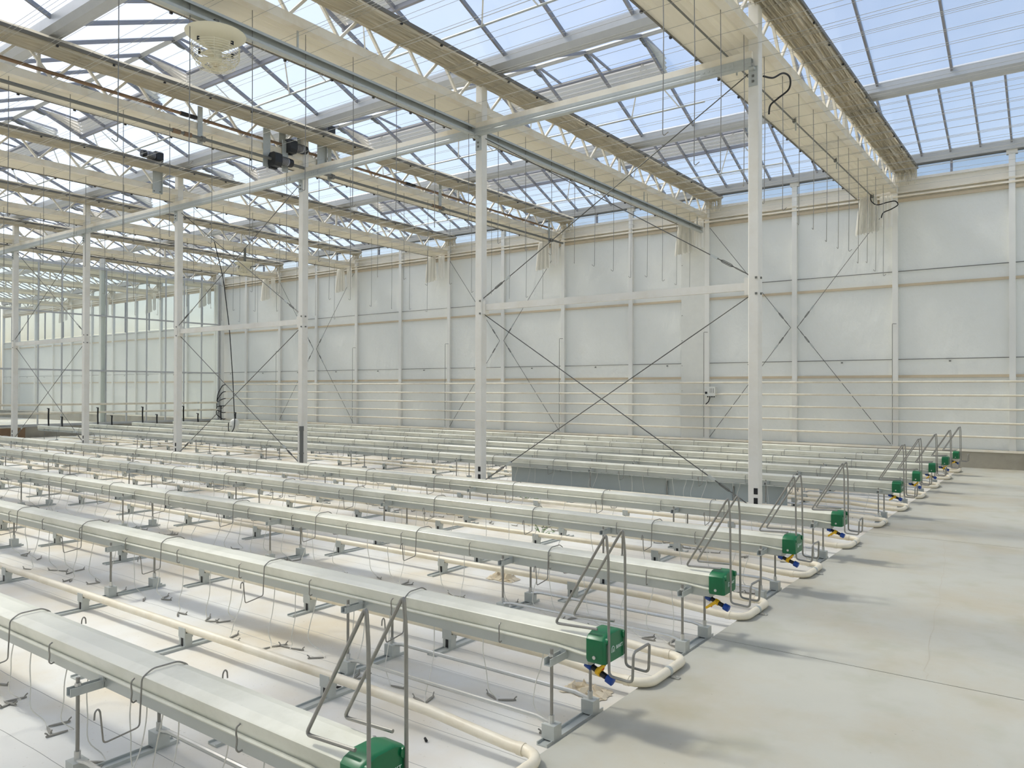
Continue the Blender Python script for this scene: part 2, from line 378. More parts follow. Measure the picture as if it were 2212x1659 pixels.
def far_mesh(mb, loc, ang, bx):
    T = Matrix.Translation(loc) @ Matrix.Rotation(ang, 4, 'X'); t = MB().box(*bx); o = len(mb.v)
    mb.v += [tuple(T @ Vector(v)) for v in t.v]; mb.f += [tuple(o + i for i in f) for f in t.f]
rest = MB(); nrest = 0
for i, (x, ya, za, L, ang, st, t0, t1) in enumerate(pane_l):
    if i < 300: link('pane', pane_mesh(st, t0, t1), None, ce, (x, ya, za), (ang, 0, 0))
    else: far_mesh(rest, (x, ya, za), ang, (-st / 2 + .018, st / 2 - .018, t0, t1, -.003, .003))
part('distant_panes', rest, 'roof_glass', ce, kind='stuff')
rest = MB()
for i, (x, ya, za, L, ang) in enumerate(bar_l):
    if i < 300: link('glazing_bar', bar_mesh(L), None, ce, (x, ya, za), (ang, 0, 0))
    else: far_mesh(rest, (x, ya, za), ang, (-.016, .016, 0, L, -.03, .012))
part('distant_bars', rest, 'alu_grey', ce, kind='stuff')
for gy in GUT_Y[:-1]:
    part('roof_gutter', MB().prism([(gy - .07, 6.05), (gy + .07, 6.05), (gy + .12, 6.12), (gy + .12, 6.25), (gy + .105, 6.25), (gy + .10, 6.13), (gy + .06, 6.07), (gy - .06, 6.07), (gy - .10, 6.13), (gy - .105, 6.25), (gy - .12, 6.25), (gy - .12, 6.12)], 'x', xb[-1], xb[0]), 'alu', ce)
    part('condensate_channel', MB().tube([(xb[-1], gy + .17, 6.17), (xb[0], gy + .17, 6.17)], .018, 6), 'zinc', ce)
for ry in RID_Y:
    part('ridge_bar', MB().prism([(ry - .05, RZ - .02), (ry, RZ - .06), (ry + .05, RZ - .02), (ry, RZ + .03)], 'x', xb[-1], xb[0]), 'alu', ce)
# gusset brackets under the ridge
gm = MB().prism([(0, -.05), (.17, -.115), (.20, -.125), (.14, -.135), (.06, -.125), (0, -.10), (-.06, -.10), (-.05, -.06)], 'x', -.012, .012).mesh('ridge_bracket'); gm.materials.append(M['galv_dark'])
for ri in (3, 4, 5):
    for x in xb:
        if PX < x < -1: link('ridge_bracket', gm, None, ce, (x, RID_Y[ri], RZ))

# ------------------------------------------------------------------ ridge vents with pleated insect net
V_ORD = {3: 'nearest', 4: 'middle', 5: 'farthest'}
def vent(ri, k, a, b):
    ry = RID_Y[ri]; cx = (a + b) / 2; wdt = b - a
    t = thing('roof_vent', f'open ridge vent with white pleated net, {ORD[k]} from the right on the {V_ORD[ri]} ridge', 'vent', (cx, ry, RZ), 'open ridge vents')
    oy, oz = .80, -.06                              # lower edge of the opened sash
    h = wdt / 2
    for x in (-h, -h + 1, h - 1, h): part('sash_bar', MB().beam((x, .02, .02), (x, oy, oz + .02), .03, .035), 'alu_grey', t)
    part('bottom_rail', MB().beam((-h, oy, oz), (h, oy, oz), .05, .05), 'alu_grey', t)
    for i in range(3):
        mb = MB(); x0 = -h + i + .02; x1 = x0 + .96
        mb.v = [(x0, .03, .04), (x1, .03, .04), (x1, oy - .03, oz + .05), (x0, oy - .03, oz + .05), (x0, .03, .046), (x1, .03, .046), (x1, oy - .03, oz + .056), (x0, oy - .03, oz + .056)]
        mb.f = [(3, 2, 1, 0), (4, 5, 6, 7), (0, 1, 5, 4), (1, 2, 6, 5), (2, 3, 7, 6), (3, 0, 4, 7)]
        part('pane', mb, 'roof_glass', t)
    sl_ = (GZ - RZ) / (GUT_Y[ri + 1] - .05 - ry); by = .86; bz = by * sl_
    # pleated net: front skirt and the two side fans
    rows = []; n = 9
    for j in range(n):
        u = j / (n - 1); off = .045 if j % 2 else -.035
        y = oy + (by - oy) * u + off; z = oz + (bz + .01 - oz) * u
        rows.append([(-h, y, z), (-h / 3, y, z), (h / 3, y, z), (h, y, z)])
    part('net_skirt', MB().grid(rows), 'net_white', t)
    for sgn in (-1, 1):
        rows = []
        for j in range(n):
            u = j / (n - 1); off = (.045 if j % 2 else -.045)
            rows.append([(sgn * h + off * .3, .04, -.02 - .02 * u), (sgn * h + off, (oy * (1 - u) + by * u) * .55, (oz * (1 - u) + bz * u) * .55), (sgn * h + off, oy * (1 - u) + by * u, oz * (1 - u) + bz * u)])
        part('net_side', MB().grid(rows), 'net_white', t)
    part('sill_bar', MB().beam((-h - .05, by, bz - .02), (h + .05, by, bz - .02), .05, .06), 'alu_grey', t)
    for x in (-h + .4, h - .4):
        for dx in (-.45, .45): part('push_rod', MB().tube([(x, oy, oz - .02), (x + dx, by + .45, bz - .40)], .011, 6), 'white_paint', t)
    part('drive_tube', MB().tube([(-h - .5, by + .45, bz - .40), (h + .5, by + .45, bz - .40)], .015, 6), 'galv', t)
for v in VENTS: vent(*v)

# ------------------------------------------------------------------ columns
CW = .062
def column(k, y=CY, label=None, group='columns of the middle row'):
    x = truss_x(k)
    t = thing('steel_column', label, 'column', (x, y, 0), group)
    part('shaft', MB().prism([(-CW + .01, -CW), (CW - .01, -CW), (CW, -CW + .01), (CW, CW - .01), (CW - .01, CW), (-CW + .01, CW), (-CW, CW - .01), (-CW, -CW + .01)], 'z', .02, 5.93), 'white_paint', t)
    part('base_plate', MB().box(-.11, .11, -.11, .11, 0, .02), 'galv', t)
    for z in (.27, .38): part('sticker', MB().box(.004, .05, -CW - .002, -CW, z - .035, z + .035), 'black_plastic', t)
    for z in (2.62, 2.80): part('bolt', MB().box(CW, CW + .012, -.012, .012, z - .012, z + .012), 'galv_dark', t); part('bolt', MB().box(.02, .044, -CW - .01, -CW, z - .012, z + .012), 'galv_dark', t)
    br = part('beam_bracket', MB().box(-.05, .05, -CW - .012, -CW, 4.98, 5.2).box(-.03, .03, -CW - .07, -CW - .012, 5.15, 5.178), 'galv', t)
    for z in (5.02, 5.08): part('bolt', MB().box(-.012, .012, -CW - .024, -CW - .012, z, z + .024), 'galv_dark', br)
    return t
for k in range(11):
    column(k, label=f'white square steel column, {ORD[k]} from the right in the middle row')
# ------------------------------------------------------------------ galvanised channel beams
def channel(L, w=.075, h=.155, t=.006):
    """channel along +x from 0 to L, web towards -y with a pressed groove, open at the back, base at z = 0"""
    return MB().prism([(-w, 0), (0, 0), (0, .03), (-t, .03), (-t, t), (-w + t, t), (-w + t, h - t), (-t, h - t), (-t, h - .03), (0, h - .03), (0, h), (-w, h), (-w, h * .62), (-w + .003, h * .56), (-w + .003, h * .42), (-w, h * .36)], 'x', 0, L)
chm = channel(4.0, .075, .10).mesh('channel')
ttm = MB().box(0, 4.0, -.05, .0, .105, .185).mesh('top_tube'); ttm.materials.append(M['cream_paint']); chm.materials.append(M['galv'])
spl = MB().box(-.20, .20, -.006, 0, .01, .08)
for i in range(6): spl.box(-.17 + i * .06 + (.02 if i > 2 else 0), -.145 + i * .06 + (.02 if i > 2 else 0), -.012, -.006, .04, .058)
spm = spl.mesh('splice_plate'); spm.materials.append(M['galv'])
for k in range(6):
    t = thing('cross_beam', f'galvanised channel beam between the {ORD[k]} and {ORD[k+1]} columns from the right', 'beam', (truss_x(k + 1), CY - CW - .005, 5.18), 'beams between the columns')
    link('channel', chm, None, t); link('top_tube', ttm, None, t)
    link('splice_plate', spm, None, t, (.35 if k % 2 else 3.6, -.075, .005))
t = thing('long_beam', 'long galvanised channel beam hung under the second truss, carrying the fan', 'beam', (truss_x(1) - .02, 17.0, 5.19))
part('channel', channel(17.0, .07, .13), 'galv', t, rot=(0, 0, -math.pi / 2))
for y in (-11.2, -2.9, -7.6): link('splice_plate', spm, None, t, (-.075, y, .02), (0, 0, -math.pi / 2))
for y in (-11.55, -8.05, -3.0, -.3): part('hanger_rod', MB().beam((-.03, y, .12), (-.03, y, .42), .018, .018), 'galv', t)
# mid height tie bars and cable crosses in every second bay
def turnbuckle(parent, a, b, at):
    a = Vector(a); b = Vector(b); d = (b - a).normalized()
    p = a + d * at
    mb = MB().tube([p - d * .10, p + d * .02], .010, 6); part('turnbuckle', mb, 'galv_dark', parent)
    sd = d.cross(Vector((0, 1, 0))).normalized() * .014; mb = MB()
    mb.tube([p + d * .05, p + d * .08 + sd, p + d * .20 + sd, p + d * .23], .005, 5); mb.tube([p + d * .05, p + d * .08 - sd, p + d * .20 - sd, p + d * .23], .005, 5)
    part('tensioner', mb, 'galv_dark', parent)
    part('clamp', MB().beam(p + d * .27, p + d * .37, .03, .02, (0, 1, 0)), 'galv', parent)
def cable(name, label, a, b, tb=None, r=.0065, group='bracing cables'):
    o = thing(name, label, 'cable', a, group); L = Vector(a)
    part('cable', MB().tube([Vector((0, 0, 0)), Vector(b) - L], r, 6), 'cable_steel', o)
    if tb is not None: turnbuckle(o, (0, 0, 0), Vector(b) - L, tb)
    return o
for k in (0, 2, 4, 6):
    xr_, xl_ = truss_x(k) - CW, truss_x(k + 1) + CW
    if k < 6:
        t = thing('tie_bar', f'white horizontal tie bar between the {ORD[k]} and {ORD[k+1]} columns', 'tie bar', (xl_, CY, 2.71), 'mid height tie bars')
        part('bar', MB().box(0, xr_ - xl_, -.03, .03, -.045, .045), 'white_paint', t)
        for x in (.0, xr_ - xl_ - .05):
            part('end_plate', MB().box(x, x + .05, -.045, .045, -.10, .10), 'white_paint', t)
    else: continue
    nm = f'the {ORD[k]} and {ORD[k+1]} columns'
    y = CY - .02
    cable('brace_cable', f'upper bracing cable rising to the right between {nm}', (xl_, y, 2.84), (xr_, y + .01, 5.16), .18)
    cable('brace_cable', f'upper bracing cable falling to the right between {nm}', (xr_, y + .03, 2.84), (xl_, y + .04, 5.16), .18)
    cable('brace_cable', f'lower bracing cable rising to the right between {nm}', (xl_, y, .20), (xr_, y + .01, 2.60), .22)
    cable('brace_cable', f'lower bracing cable falling to the right between {nm}', (xr_, y + .03, .20), (xl_, y + .04, 2.60), .22)
# crosses on the far wall
for k in (0, 2, 4):
    xm = truss_x(k) - 2
    for sx, sz, nm in ((1, 1, 'upper right'), (-1, 1, 'upper left'), (1, -1, 'lower right'), (-1, -1, 'lower left')):
        cable('wall_brace', f'{nm} stay of the {ORD[k//2]} cable cross from the right on the far wall', (xm + sx * .07, WY - .03, 2.9), (xm + sx * 1.92, WY - .03, 5.32 if sz > 0 else .44), .20, .006, 'cable crosses on the far wall')

# ------------------------------------------------------------------ trusses
NT = 11
T_Y0, T_Y1 = -3.8, 17.05
node = .72
ny = int((T_Y1 - T_Y0) / node)
low = MB().box(-.05, .05, T_Y0, T_Y1, 5.52, 5.63).mesh('lower_chord'); low.materials.append(M['cream_paint'])
upm = MB().box(-.045, .045, T_Y0, T_Y1, 5.955, 6.03).mesh('upper_chord'); upm.materials.append(M['cream_paint'])
wa = MB().beam((0, 0, 5.62), (0, .30, 5.96), .032, .032).mesh('web_bar'); wa.materials.append(M['white_paint'])
wc = MB().beam((0, 0, 5.62), (0, -.30, 5.96), .032, .032).mesh('web_bar'); wc.materials.append(M['white_paint'])
wv = MB().box(-.02, .02, -.02, .02, 5.62, 5.96).mesh('web_post'); wv.materials.append(M['white_paint'])
clm = MB().box(-.062, -.05, -.03, .03, 5.54, 5.64).mesh('chord_clip'); clm.materials.append(M['white_paint'])
btm = MB().box(-.07, -.05, -.016, .016, 5.635, 5.65).mesh('chord_bolt'); btm.materials.append(M['galv_dark'])
sad = MB().box(-.10, .10, -.10, .10, 6.03, 6.06).box(-.05, .05, -.07, .07, 5.95, 6.05).mesh('gutter_saddle'); sad.materials.append(M['white_paint'])
for k in range(NT):
    x = truss_x(k)
    t = thing('roof_truss', f'cream steel lattice truss, {ORD[k]} from the right under the glass roof', 'truss', (x, 0, 0), 'roof trusses')
    link('lower_chord', low, None, t); link('upper_chord', upm, None, t)
    for i in range(ny):
        y = T_Y1 - .25 - node * i
        if k > 7 and y < 6: break
        link('web_bar', wa, None, t, (0, y, 0)); link('web_bar', wc, None, t, (0, y, 0))
        if k < 7: link('chord_clip', clm, None, t, (0, y + .03, 0))
    for gy in GUT_Y:
        if abs(gy - CY) > .1: link('web_post', wv, None, t, (0, gy - .05, 0))
        link('gutter_saddle', sad, None, t, (0, min(gy, 16.95), 0))

# ------------------------------------------------------------------ screens gathered along the trusses
def upper_screen(k):
    x = truss_x(k); rr = random.Random(100 + k)
    t = thing('shade_screen', f'gathered striped shade screen folded along the {ORD[k]} truss from the right', 'screen', (x, 0, 5.9), 'shade screens packed under the roof')
    n = 46; m = 84 if k < 5 else 40
    x0, x1 = .02, .43
    base = [(.085 if j % 2 else -.015) * rr.uniform(.2, 1.3) for j in range(n)]
    ph = [rr.uniform(0, 6.3) for _ in range(n)]; rows = []
    for i in range(m + 1):
        y = T_Y0 + (17.0 - T_Y0) * i / m; row = []
        for j in range(n):
            u = j / (n - 1)
            row.append((x0 + (x1 - x0) * u + .010 * math.sin(y * 2.3 + ph[j]) + rr.uniform(-.006, .006), y, .015 - .028 * math.sin(math.pi * u) + base[j] + rr.uniform(-.008, .008) + .006 * math.sin(y * 4 + ph[j] * 2)))
        rows.append(row)
    fm = MB().grid(rows); fm.smooth = False; part('folds', fm, 'screen_upper', t)
    e = part('pull_profile', MB().prism([(.43, .03), (.452, .03), (.452, .075), (.43, .075)], 'y', T_Y0, 17.0), 'profile_grey', t)
    if k < 6:
        for i in range(28): part('clip', MB().box(.425, .45, T_Y0 + .3 + i * .72, T_Y0 + .325 + i * .72, .0, .02), 'black_plastic', e)
    fr = MB()
    for i in range(16):
        xx = x0 + .03 + (x1 - x0 - .05) * i / 15; L = rr.uniform(.14, .30); yb = 17.0 + rr.uniform(-.05, .03); rows = []
        for j in range(7):
            u = j / 6; rows.append([(xx - .016 + rr.uniform(-.008, .008) * u, yb + .02 * math.sin(u * 5 + i), .03 - L * u), (xx, yb - .022, .03 - L * u - .01), (xx + .016 + rr.uniform(-.008, .008) * u, yb + .02 * math.cos(u * 4 + i), .03 - L * u)])
        fr.grid(rows)
    fr.smooth = False; part('hanging_end', fr, 'screen_upper', t, kind='stuff')
def lower_screen(k):
    x = truss_x(k); rr = random.Random(200 + k); wdt = .62 if k < 2 else .40
    t = thing('thermal_screen', f'folded cream thermal screen beside the lower chord of the {ORD[k]} truss from the right', 'screen', (x, 0, 5.47), 'thermal screens packed at the lower chords')
    x0, x1 = -.06 - wdt, -.055
    n = 15; m = 60; rows = []; ph = [rr.uniform(0, 6.3) for _ in range(n)]
    for i in range(m + 1):
        y = T_Y0 + (16.95 - T_Y0) * i / m; row = []
        for j in range(n):
            u = j / (n - 1); row.append((x0 + (x1 - x0) * u, y, .02 + .05 * u * u + (.011 if j % 2 else -.008) + .006 * math.sin(y * 1.1 + ph[j]) + rr.uniform(-.003, .003)))
        rows.append(row)
    part('cloth', MB().grid(rows), 'screen_lower', t)
    part('upper_layer', MB().prism([(x0, .045), (x1, .09), (x1, .13), ((x0 + x1) / 2, .10), (x0, .065)], 'y', T_Y0, 16.95), 'screen_lower', t)
    e = part('pull_profile', MB().box(x0 - .018, x0 + .004, T_Y0, 16.95, .005, .04), 'profile_grey', t)
    if k < 6:
        for i in range(28): part('clip', MB().box(x0 - .035, x0 - .01, T_Y0 + .2 + i * .72, T_Y0 + .23 + i * .72, -.012, .012), 'black_plastic', e)
    # curtain hanging in front of the wall: gathered part and a flatter sheet beside it
    rows = []; nn = 30
    for j in range(14):
        u = j / 13; row = []
        for i in range(nn + 1):
            a = i / nn; xt = -.60 + .30 * a; xb_ = -.70 + .46 * a
            w_ = u ** .7; drop = .76 - .05 * a + .025 * math.sin(i * 1.9)
            row.append((xt * (1 - w_) + xb_ * w_ + rr.uniform(-.004, .004), 16.92 + (.026 if i % 2 else -.026) * (.5 + .7 * u) + .02 * math.sin(i * .7 + k), .01 - drop * u))
        rows.append(row)
    cm = MB().grid(rows); part('hanging_end', cm, 'curtain', t)
    rows = []
    for j in range(10):
        u = j / 9; rows.append([(-.25 + .24 * i / 12, 16.98 + .018 * math.sin(i * 1.6 + u) , .01 - (.66 - .03 * math.sin(i * .8)) * u) for i in range(13)])
    part('side_sheet', MB().grid(rows), 'curtain', t)
for k in range(NT - 1): upper_screen(k); lower_screen(k)

# ------------------------------------------------------------------ support wires and hanging hooks
wl_me = MB().tube([(-26, 0, 0), (3, 0, 0)], .0028, 4, False).mesh('support_wire'); wl_me.materials.append(M['wire_white'])
for lev, z, lab in ((0, 5.44, 'lower'), (1, 5.875, 'upper')):
    y = 16.7; wi = 0
    while y > 2.2:
        for d in ((0, .055) if R.random() < .35 else (0,)):
            o = link('support_wire', wl_me, None, None, (0, y + d, z)); tag(o, f'thin pale {lab} layer screen wire across the trusses, {nth(wi)} from the far wall', 'wire', f'{lab} layer of screen wires'); wi += 1
        y -= R.uniform(.40, .50)
hm = {}
def hook_mesh(L, a):
    key = (round(L, 2), a)
    if key not in hm:
        c, s_ = math.cos(a), math.sin(a)
        pts = bend([(0, 0, L), (.008, 0, L * .5), (0, 0, .012), (.012 * c, .012 * s_, 0), (.05 * c, .05 * s_, .03)], .01, 2)
        hm[key] = MB().tube(pts, .0048, 5).mesh('hanging_hook'); hm[key].materials.append(M['wire_steel'])
    return hm[key]
for k in range(6):
    y = 16.3; i = 0
    while y > (6.3 if k == 0 else 3.0):
        L = 1.82 + R.choice((-.06, 0, .04))
        o = link('hanging_hook', hook_mesh(L, R.choice((.3, 2.2, 4.0))), None, None, (truss_x(k) - .062, y, 5.58 - L))
        tag(o, f'long thin steel hook under the {ORD[k]} truss from the right, {nth(i)} from the far wall', 'hook', f'hooks under the {ORD[k]} truss')
        y -= .72 + R.uniform(-.03, .03); i += 1
# thin push bar with posts under the first thermal screen
t = thing('guide_rod', 'thin steel guide rod on short posts under the first thermal screen', 'rod', (-3.28, 4, 5.45), None)
part('rod', MB().tube([(0, 0, 0), (0, 12.85, 0)], .012, 6), 'galv_dark', t)
for y in (2.6, 5.0, 7.42, 9.8, 12.8):
    part('post', MB().beam((.02, y, -.14), (.02, y, .18 if y < 12 else .2), .018, .018), 'galv', t)
    part('clamp', MB().box(-.02, .025, y - .03, y + .03, -.02, .03), 'galv_dark', t)
for i, (y0, nm) in enumerate(((8.75, 'beside the rightmost column'), (16.35, 'at the far wall'))):
    pts = smooth([(-2.86, y0, 5.12), (-2.80, y0 + .16, 5.14), (-2.74, y0 + .34, 5.24), (-2.70, y0 + .47, 5.22), (-2.72, y0 + .50, 5.10), (-2.84, y0 + .46, 5.00), (-2.92, y0 + .44, 4.93), (-2.94, y0 + .45, 4.83)]) if i == 0 else \
        smooth([(-3.26, y0 + .2, 5.44), (-3.26, y0 + .2, 5.32), (-3.16, y0 + .25, 5.23), (-2.98, y0 + .32, 5.27), (-2.85, y0 + .35, 5.28), (-2.80, y0 + .35, 5.20), (-2.92, y0 + .35, 5.13), (-3.06, y0 + .35, 5.08), (-3.10, y0 + .35, 4.98)])
    tag(link('cable_loop', MB().tube(pts, .011, 7).mesh('cable_loop'), 'black_plastic'), f'looped black cable {nm} under the first truss', 'cable')

# ------------------------------------------------------------------ circulation fans
def fan(loc, label, top=.16):
    t = thing('circulation_fan', label, 'fan', loc, 'hanging circulation fans'); t.scale = (.88, .88, .92)      # origin at the rim of the dish
    part('drop_post', MB().box(-.03, .03, -.025, .025, -.05, top), 'galv_dark', t)
    part('dish', MB().lathe([(.335, .0), (.33, -.012), (.26, -.055), (.17, -.11), (.10, -.15), (.07, -.16), (.07, -.145), (.10, -.135), (.17, -.095), (.26, -.04), (.325, .004), (.335, 0)], 28), 'fan_cream', t)
    part('motor', MB().lathe([(0, -.33), (.06, -.33), (.068, -.31), (.068, -.19), (.055, -.15), (0, -.15)], 18), 'fan_cream', t)
    part('hub', MB().lathe([(0, -.345), (.035, -.345), (.045, -.33), (.045, -.30)], 14), 'tan_rail', t)
    for i in range(4):
        a = i * math.pi / 2 + .5; c, s_ = math.cos(a), math.sin(a); mb = MB()
        P_ = [(.04, -.02, -.27), (.20, -.075, -.285), (.215, .03, -.25), (.04, .03, -.25)]
        pp = [(x * c - y * s_, x * s_ + y * c, z) for x, y, z in P_]
        mb.v = pp + [(x, y, z - .004) for x, y, z in pp]; mb.f = [(0, 1, 2, 3), (7, 6, 5, 4), (0, 4, 5, 1), (1, 5, 6, 2), (2, 6, 7, 3), (3, 7, 4, 0)]
        part('blade', mb, 'fan_cream', t)
    cage = MB()
    for i in range(9):
        u = i / 8; r = .262 if u < .45 else .262 * math.cos((u - .45) / .55 * 1.05); z = -.14 - .21 * u
        cage.tube([(r * math.cos(q * math.pi / 14), r * math.sin(q * math.pi / 14), z) for q in range(29)], .0042, 4, False)
    for i in range(7):
        r = .03 + i * .03; cage.tube([(r * math.cos(q * math.pi / 14), r * math.sin(q * math.pi / 14), -.35) for q in range(29)], .0038, 4, False)
    for i in range(10):
        a = i * math.pi / 5; c, s_ = math.cos(a), math.sin(a)
        cage.tube([(.262 * c, .262 * s_, -.13), (.262 * c, .262 * s_, -.235), (.22 * c, .22 * s_, -.31), (.15 * c, .15 * s_, -.348), (.02 * c, .02 * s_, -.352)], .0032, 4)
    part('wire_cage', cage, 'fan_cream', t)
    for i in range(4):
        a = i * math.pi / 2 + .2; c, s_ = math.cos(a), math.sin(a)
        b = part('bracket_arm', MB().tube([(.08 * c, .08 * s_, -.18), (.26 * c, .26 * s_, -.14)], .009, 5), 'fan_cream', t)
        part('rubber_mount', MB().tube([(.25 * c, .25 * s_, -.16), (.25 * c, .25 * s_, -.12)], .018, 8), 'black_plastic', b)
    return t
fan((-6.98, 4.44, 5.10), 'large cream circulation fan with dish and wire cage under the long beam')
fan((-18.94, 13.0, 5.10), 'small distant circulation fan near the far left corner', .50)

# ------------------------------------------------------------------ screen drives on the third and fourth trusses
def drive(k, full):
    x = truss_x(k); nm = ORD[k]
    if full:
        t = thing('drive_shaft', f'long grey drive shaft running below the {nm} truss', 'shaft', (x + .16, 4, 5.36), 'screen drive shafts')
        part('tube', MB().tube([(0, -6, 0), (0, 12.9, 0)], .024, 10), 'galv_dark', t)
        for y in (2.15, 2.33, 7.85, 8.0):
            part('coupling', MB().tube([(0, y, 0), (0, y + .12, 0)], .035, 10), 'drive_brown', t)
        part('end_collar', MB().tube([(0, 12.3, 0), (0, 12.42, 0)], .034, 10), 'black_plastic', t)
        for y in (2.65, 5.2, 8.2, 12.4):
            b = part('bearing_plate', MB().box(-.10, -.085, y - .04, y + .04, -.06, .52).box(-.10, .0, y - .004, y + .004, -.05, .05), 'galv', t)
            part('bearing', MB().tube([(-.01, y - .03, 0), (-.01, y + .03, 0)], .045, 8), 'galv_dark', b)
        t = thing('drive_shaft', f'brown upper drive shaft running inside the {nm} truss', 'shaft', (x + .03, 4, 5.70), 'screen drive shafts')
        part('tube', MB().tube([(0, -6, 0), (0, 12.6, 0)], .024, 10), 'drive_brown', t)
        for y in (2.35, 2.5, 7.2, 7.35): part('coupling', MB().tube([(0, y, 0), (0, y + .12, 0)], .034, 10), 'motor_black', t)
    def motor(loc, label, sg=1):
        t = thing('gear_motor', label, 'motor', loc, 'screen drive motors')
        part('gearbox', MB().prism([(-.08, -.11), (.07, -.11), (.10, -.05), (.10, .09), (.05, .12), (-.06, .12), (-.10, .06), (-.10, -.06)], 'y', -.07, .07), 'motor_black', t)
        mtb = part('motor_body', MB().tube([(0, .07 * sg, .02), (0, .25 * sg, .02)], .07, 14), 'alu_grey', t)
        for i in range(5): part('fin', MB().tube([(0, (.10 + i * .026) * sg, .02), (0, (.108 + i * .026) * sg, .02)], .078, 14), 'galv_dark', mtb)
        part('fan_cover', MB().tube([(0, .25 * sg, .02), (0, .33 * sg, .02)], [.078, .070], 14), 'motor_black', t)
        part('terminal_box', MB().box(-.12, -.05, -.05, .08, -.13, -.03), 'motor_black', t)
        for y0_, y1_, zt in ((-.16, -.02, .52), (.22, .34, .42)):
            part('mount_plate', MB().box(-.118, -.106, y0_, y1_, -.12, zt if loc[2] < 5.8 else -.02), 'galv', t)
    motor((x + .18, 7.95, 5.35), f'black gear motor hanging at the {nm} column below the screen', 1) if full else None
    motor((x + .1, 9.15 if full else 8.16, 6.16), f'black gear motor standing above the {nm} truss', -1)
    if full: motor((x + .10, 8.32, 5.68), f'small dark gear motor between steel plates at the {nm} column', 1)
    t = thing('mount_bracket', f'grey steel motor bracket plate on the {nm} truss', 'bracket', (x + .075, 9.0 if full else 8.16, 5.45))
    part('plate', MB().box(0, .008, -.09, .09, 0, .5), 'galv', t)
    part('flange', MB().box(0, .05, .09, .098, 0, .5), 'galv', t)
    for z in (.04, .46):
        for y in (-.06, .06): part('bolt', MB().box(.008, .018, y - .012, y + .012, z - .012, z + .012), 'galv_dark', t)
drive(2, True); drive(3, False)

# ------------------------------------------------------------------ wall pipes and their hangers
for i, z in enumerate((1.70, 1.435, 1.17, .905, .645)):
    nm = ['topmost', 'second highest', 'middle', 'second lowest', 'lowest'][i]
    t = thing('wall_pipe', f'cream heating pipe along the far wall, {nm} of five', 'pipe', (-26, WY - .10, z), 'heating pipes on the far wall')
    part('pipe', MB().tube([(0, 0, 0), (29, 0, 0)], .021, 10), 'pipe_cream', t)
    for q in range(5): part('sleeve', MB().tube([(3 + 6 * q, 0, 0), (3.12 + 6 * q, 0, 0)], .025, 10), 'cream_paint', t)
for k in range(6):
    x = truss_x(k) - .035
    t = thing('pipe_hanger', f'thin steel pipe hanger on the {ORD[k]} main post of the far wall from the right', 'hanger', (x, WY - .10, .4), 'pipe hangers on the far wall')
    part('rod', MB().tube(bend([(.06, .08, 2.48), (0, 0, 2.48), (0, 0, .04)], .02), .007, 6), 'wire_steel', t)
    for z in (1.30, 1.035, .77, .505, .245): part('cradle', MB().tube([(-.0, -.03, z + .02), (0, -.03, z - .025), (0, .03, z - .025), (0, .03, z + .02)], .006, 5), 'galv', t)
# control box beside the panel
t = thing('control_box', 'small white control box with black switch on the far wall', 'box', (-6.80, WY - .09, 1.50))
part('body', MB().prism([(-.125, -.09), (-.105, -.11), (.105, -.11), (.125, -.09), (.125, .09), (.105, .11), (-.105, .11), (-.125, .09)], 'y', -.05, .07), 'box_white', t)
part('switch', MB().box(-.115, -.065, -.062, -.05, -.06, -.01), 'black_plastic', t)
for i in range(3): part('print_line', MB().box(.0 + i * .04, .012 + i * .04, -.052, -.05, -.035, .07), 'grey_pvc', t)
for i in range(4): part('cable_gland', MB().tube([(-.07 + i * .05, 0, -.11), (-.07 + i * .05, 0, -.14)], .015, 8), 'black_plastic', t)
part('cable', MB().tube(bend([(-.02, 0, -.14), (-.05, 0, -.24), (-.14, .05, -.30)], .08), .012, 7), 'black_plastic', t)
# black hoses feeding the wall pipes at the corner
hs = [(1.70, .95), (1.435, .85), (1.17, .90), (.905, .80), (.645, .85), (.40, .75)]
for i, (z, zl) in enumerate(hs):
    pts = bend([(-26.0, WY - .10, z), (-26.16, WY - .14, z - .02), (-26.2, WY - .34 - .01 * i, (z + zl) / 2), (-26.2, WY - .36, zl)], .2, 5)
    tag(link('feed_hose', MB().tube(pts, .017, 7).mesh('feed_hose'), 'black_plastic'), f'black hose curving to the wall pipes in the far left corner, {ORD[i]} from the top', 'hose', 'hoses in the far left corner')
for z, nm in ((1.02, 'upper'), (.75, 'lower')):
    t = thing('header_pipe', f'{nm} grey header pipe along the glass partition', 'pipe', (PX + .10, 0, z)); part('pipe', MB().tube([(0, 0, 0), (0, 16.8, 0)], .035, 10), 'pipe_cream', t)
    for y in (4, 8, 12, 16): part('strap', MB().tube([(0, y, 0), (0, y + .03, 0)], .039, 10), 'galv', t)

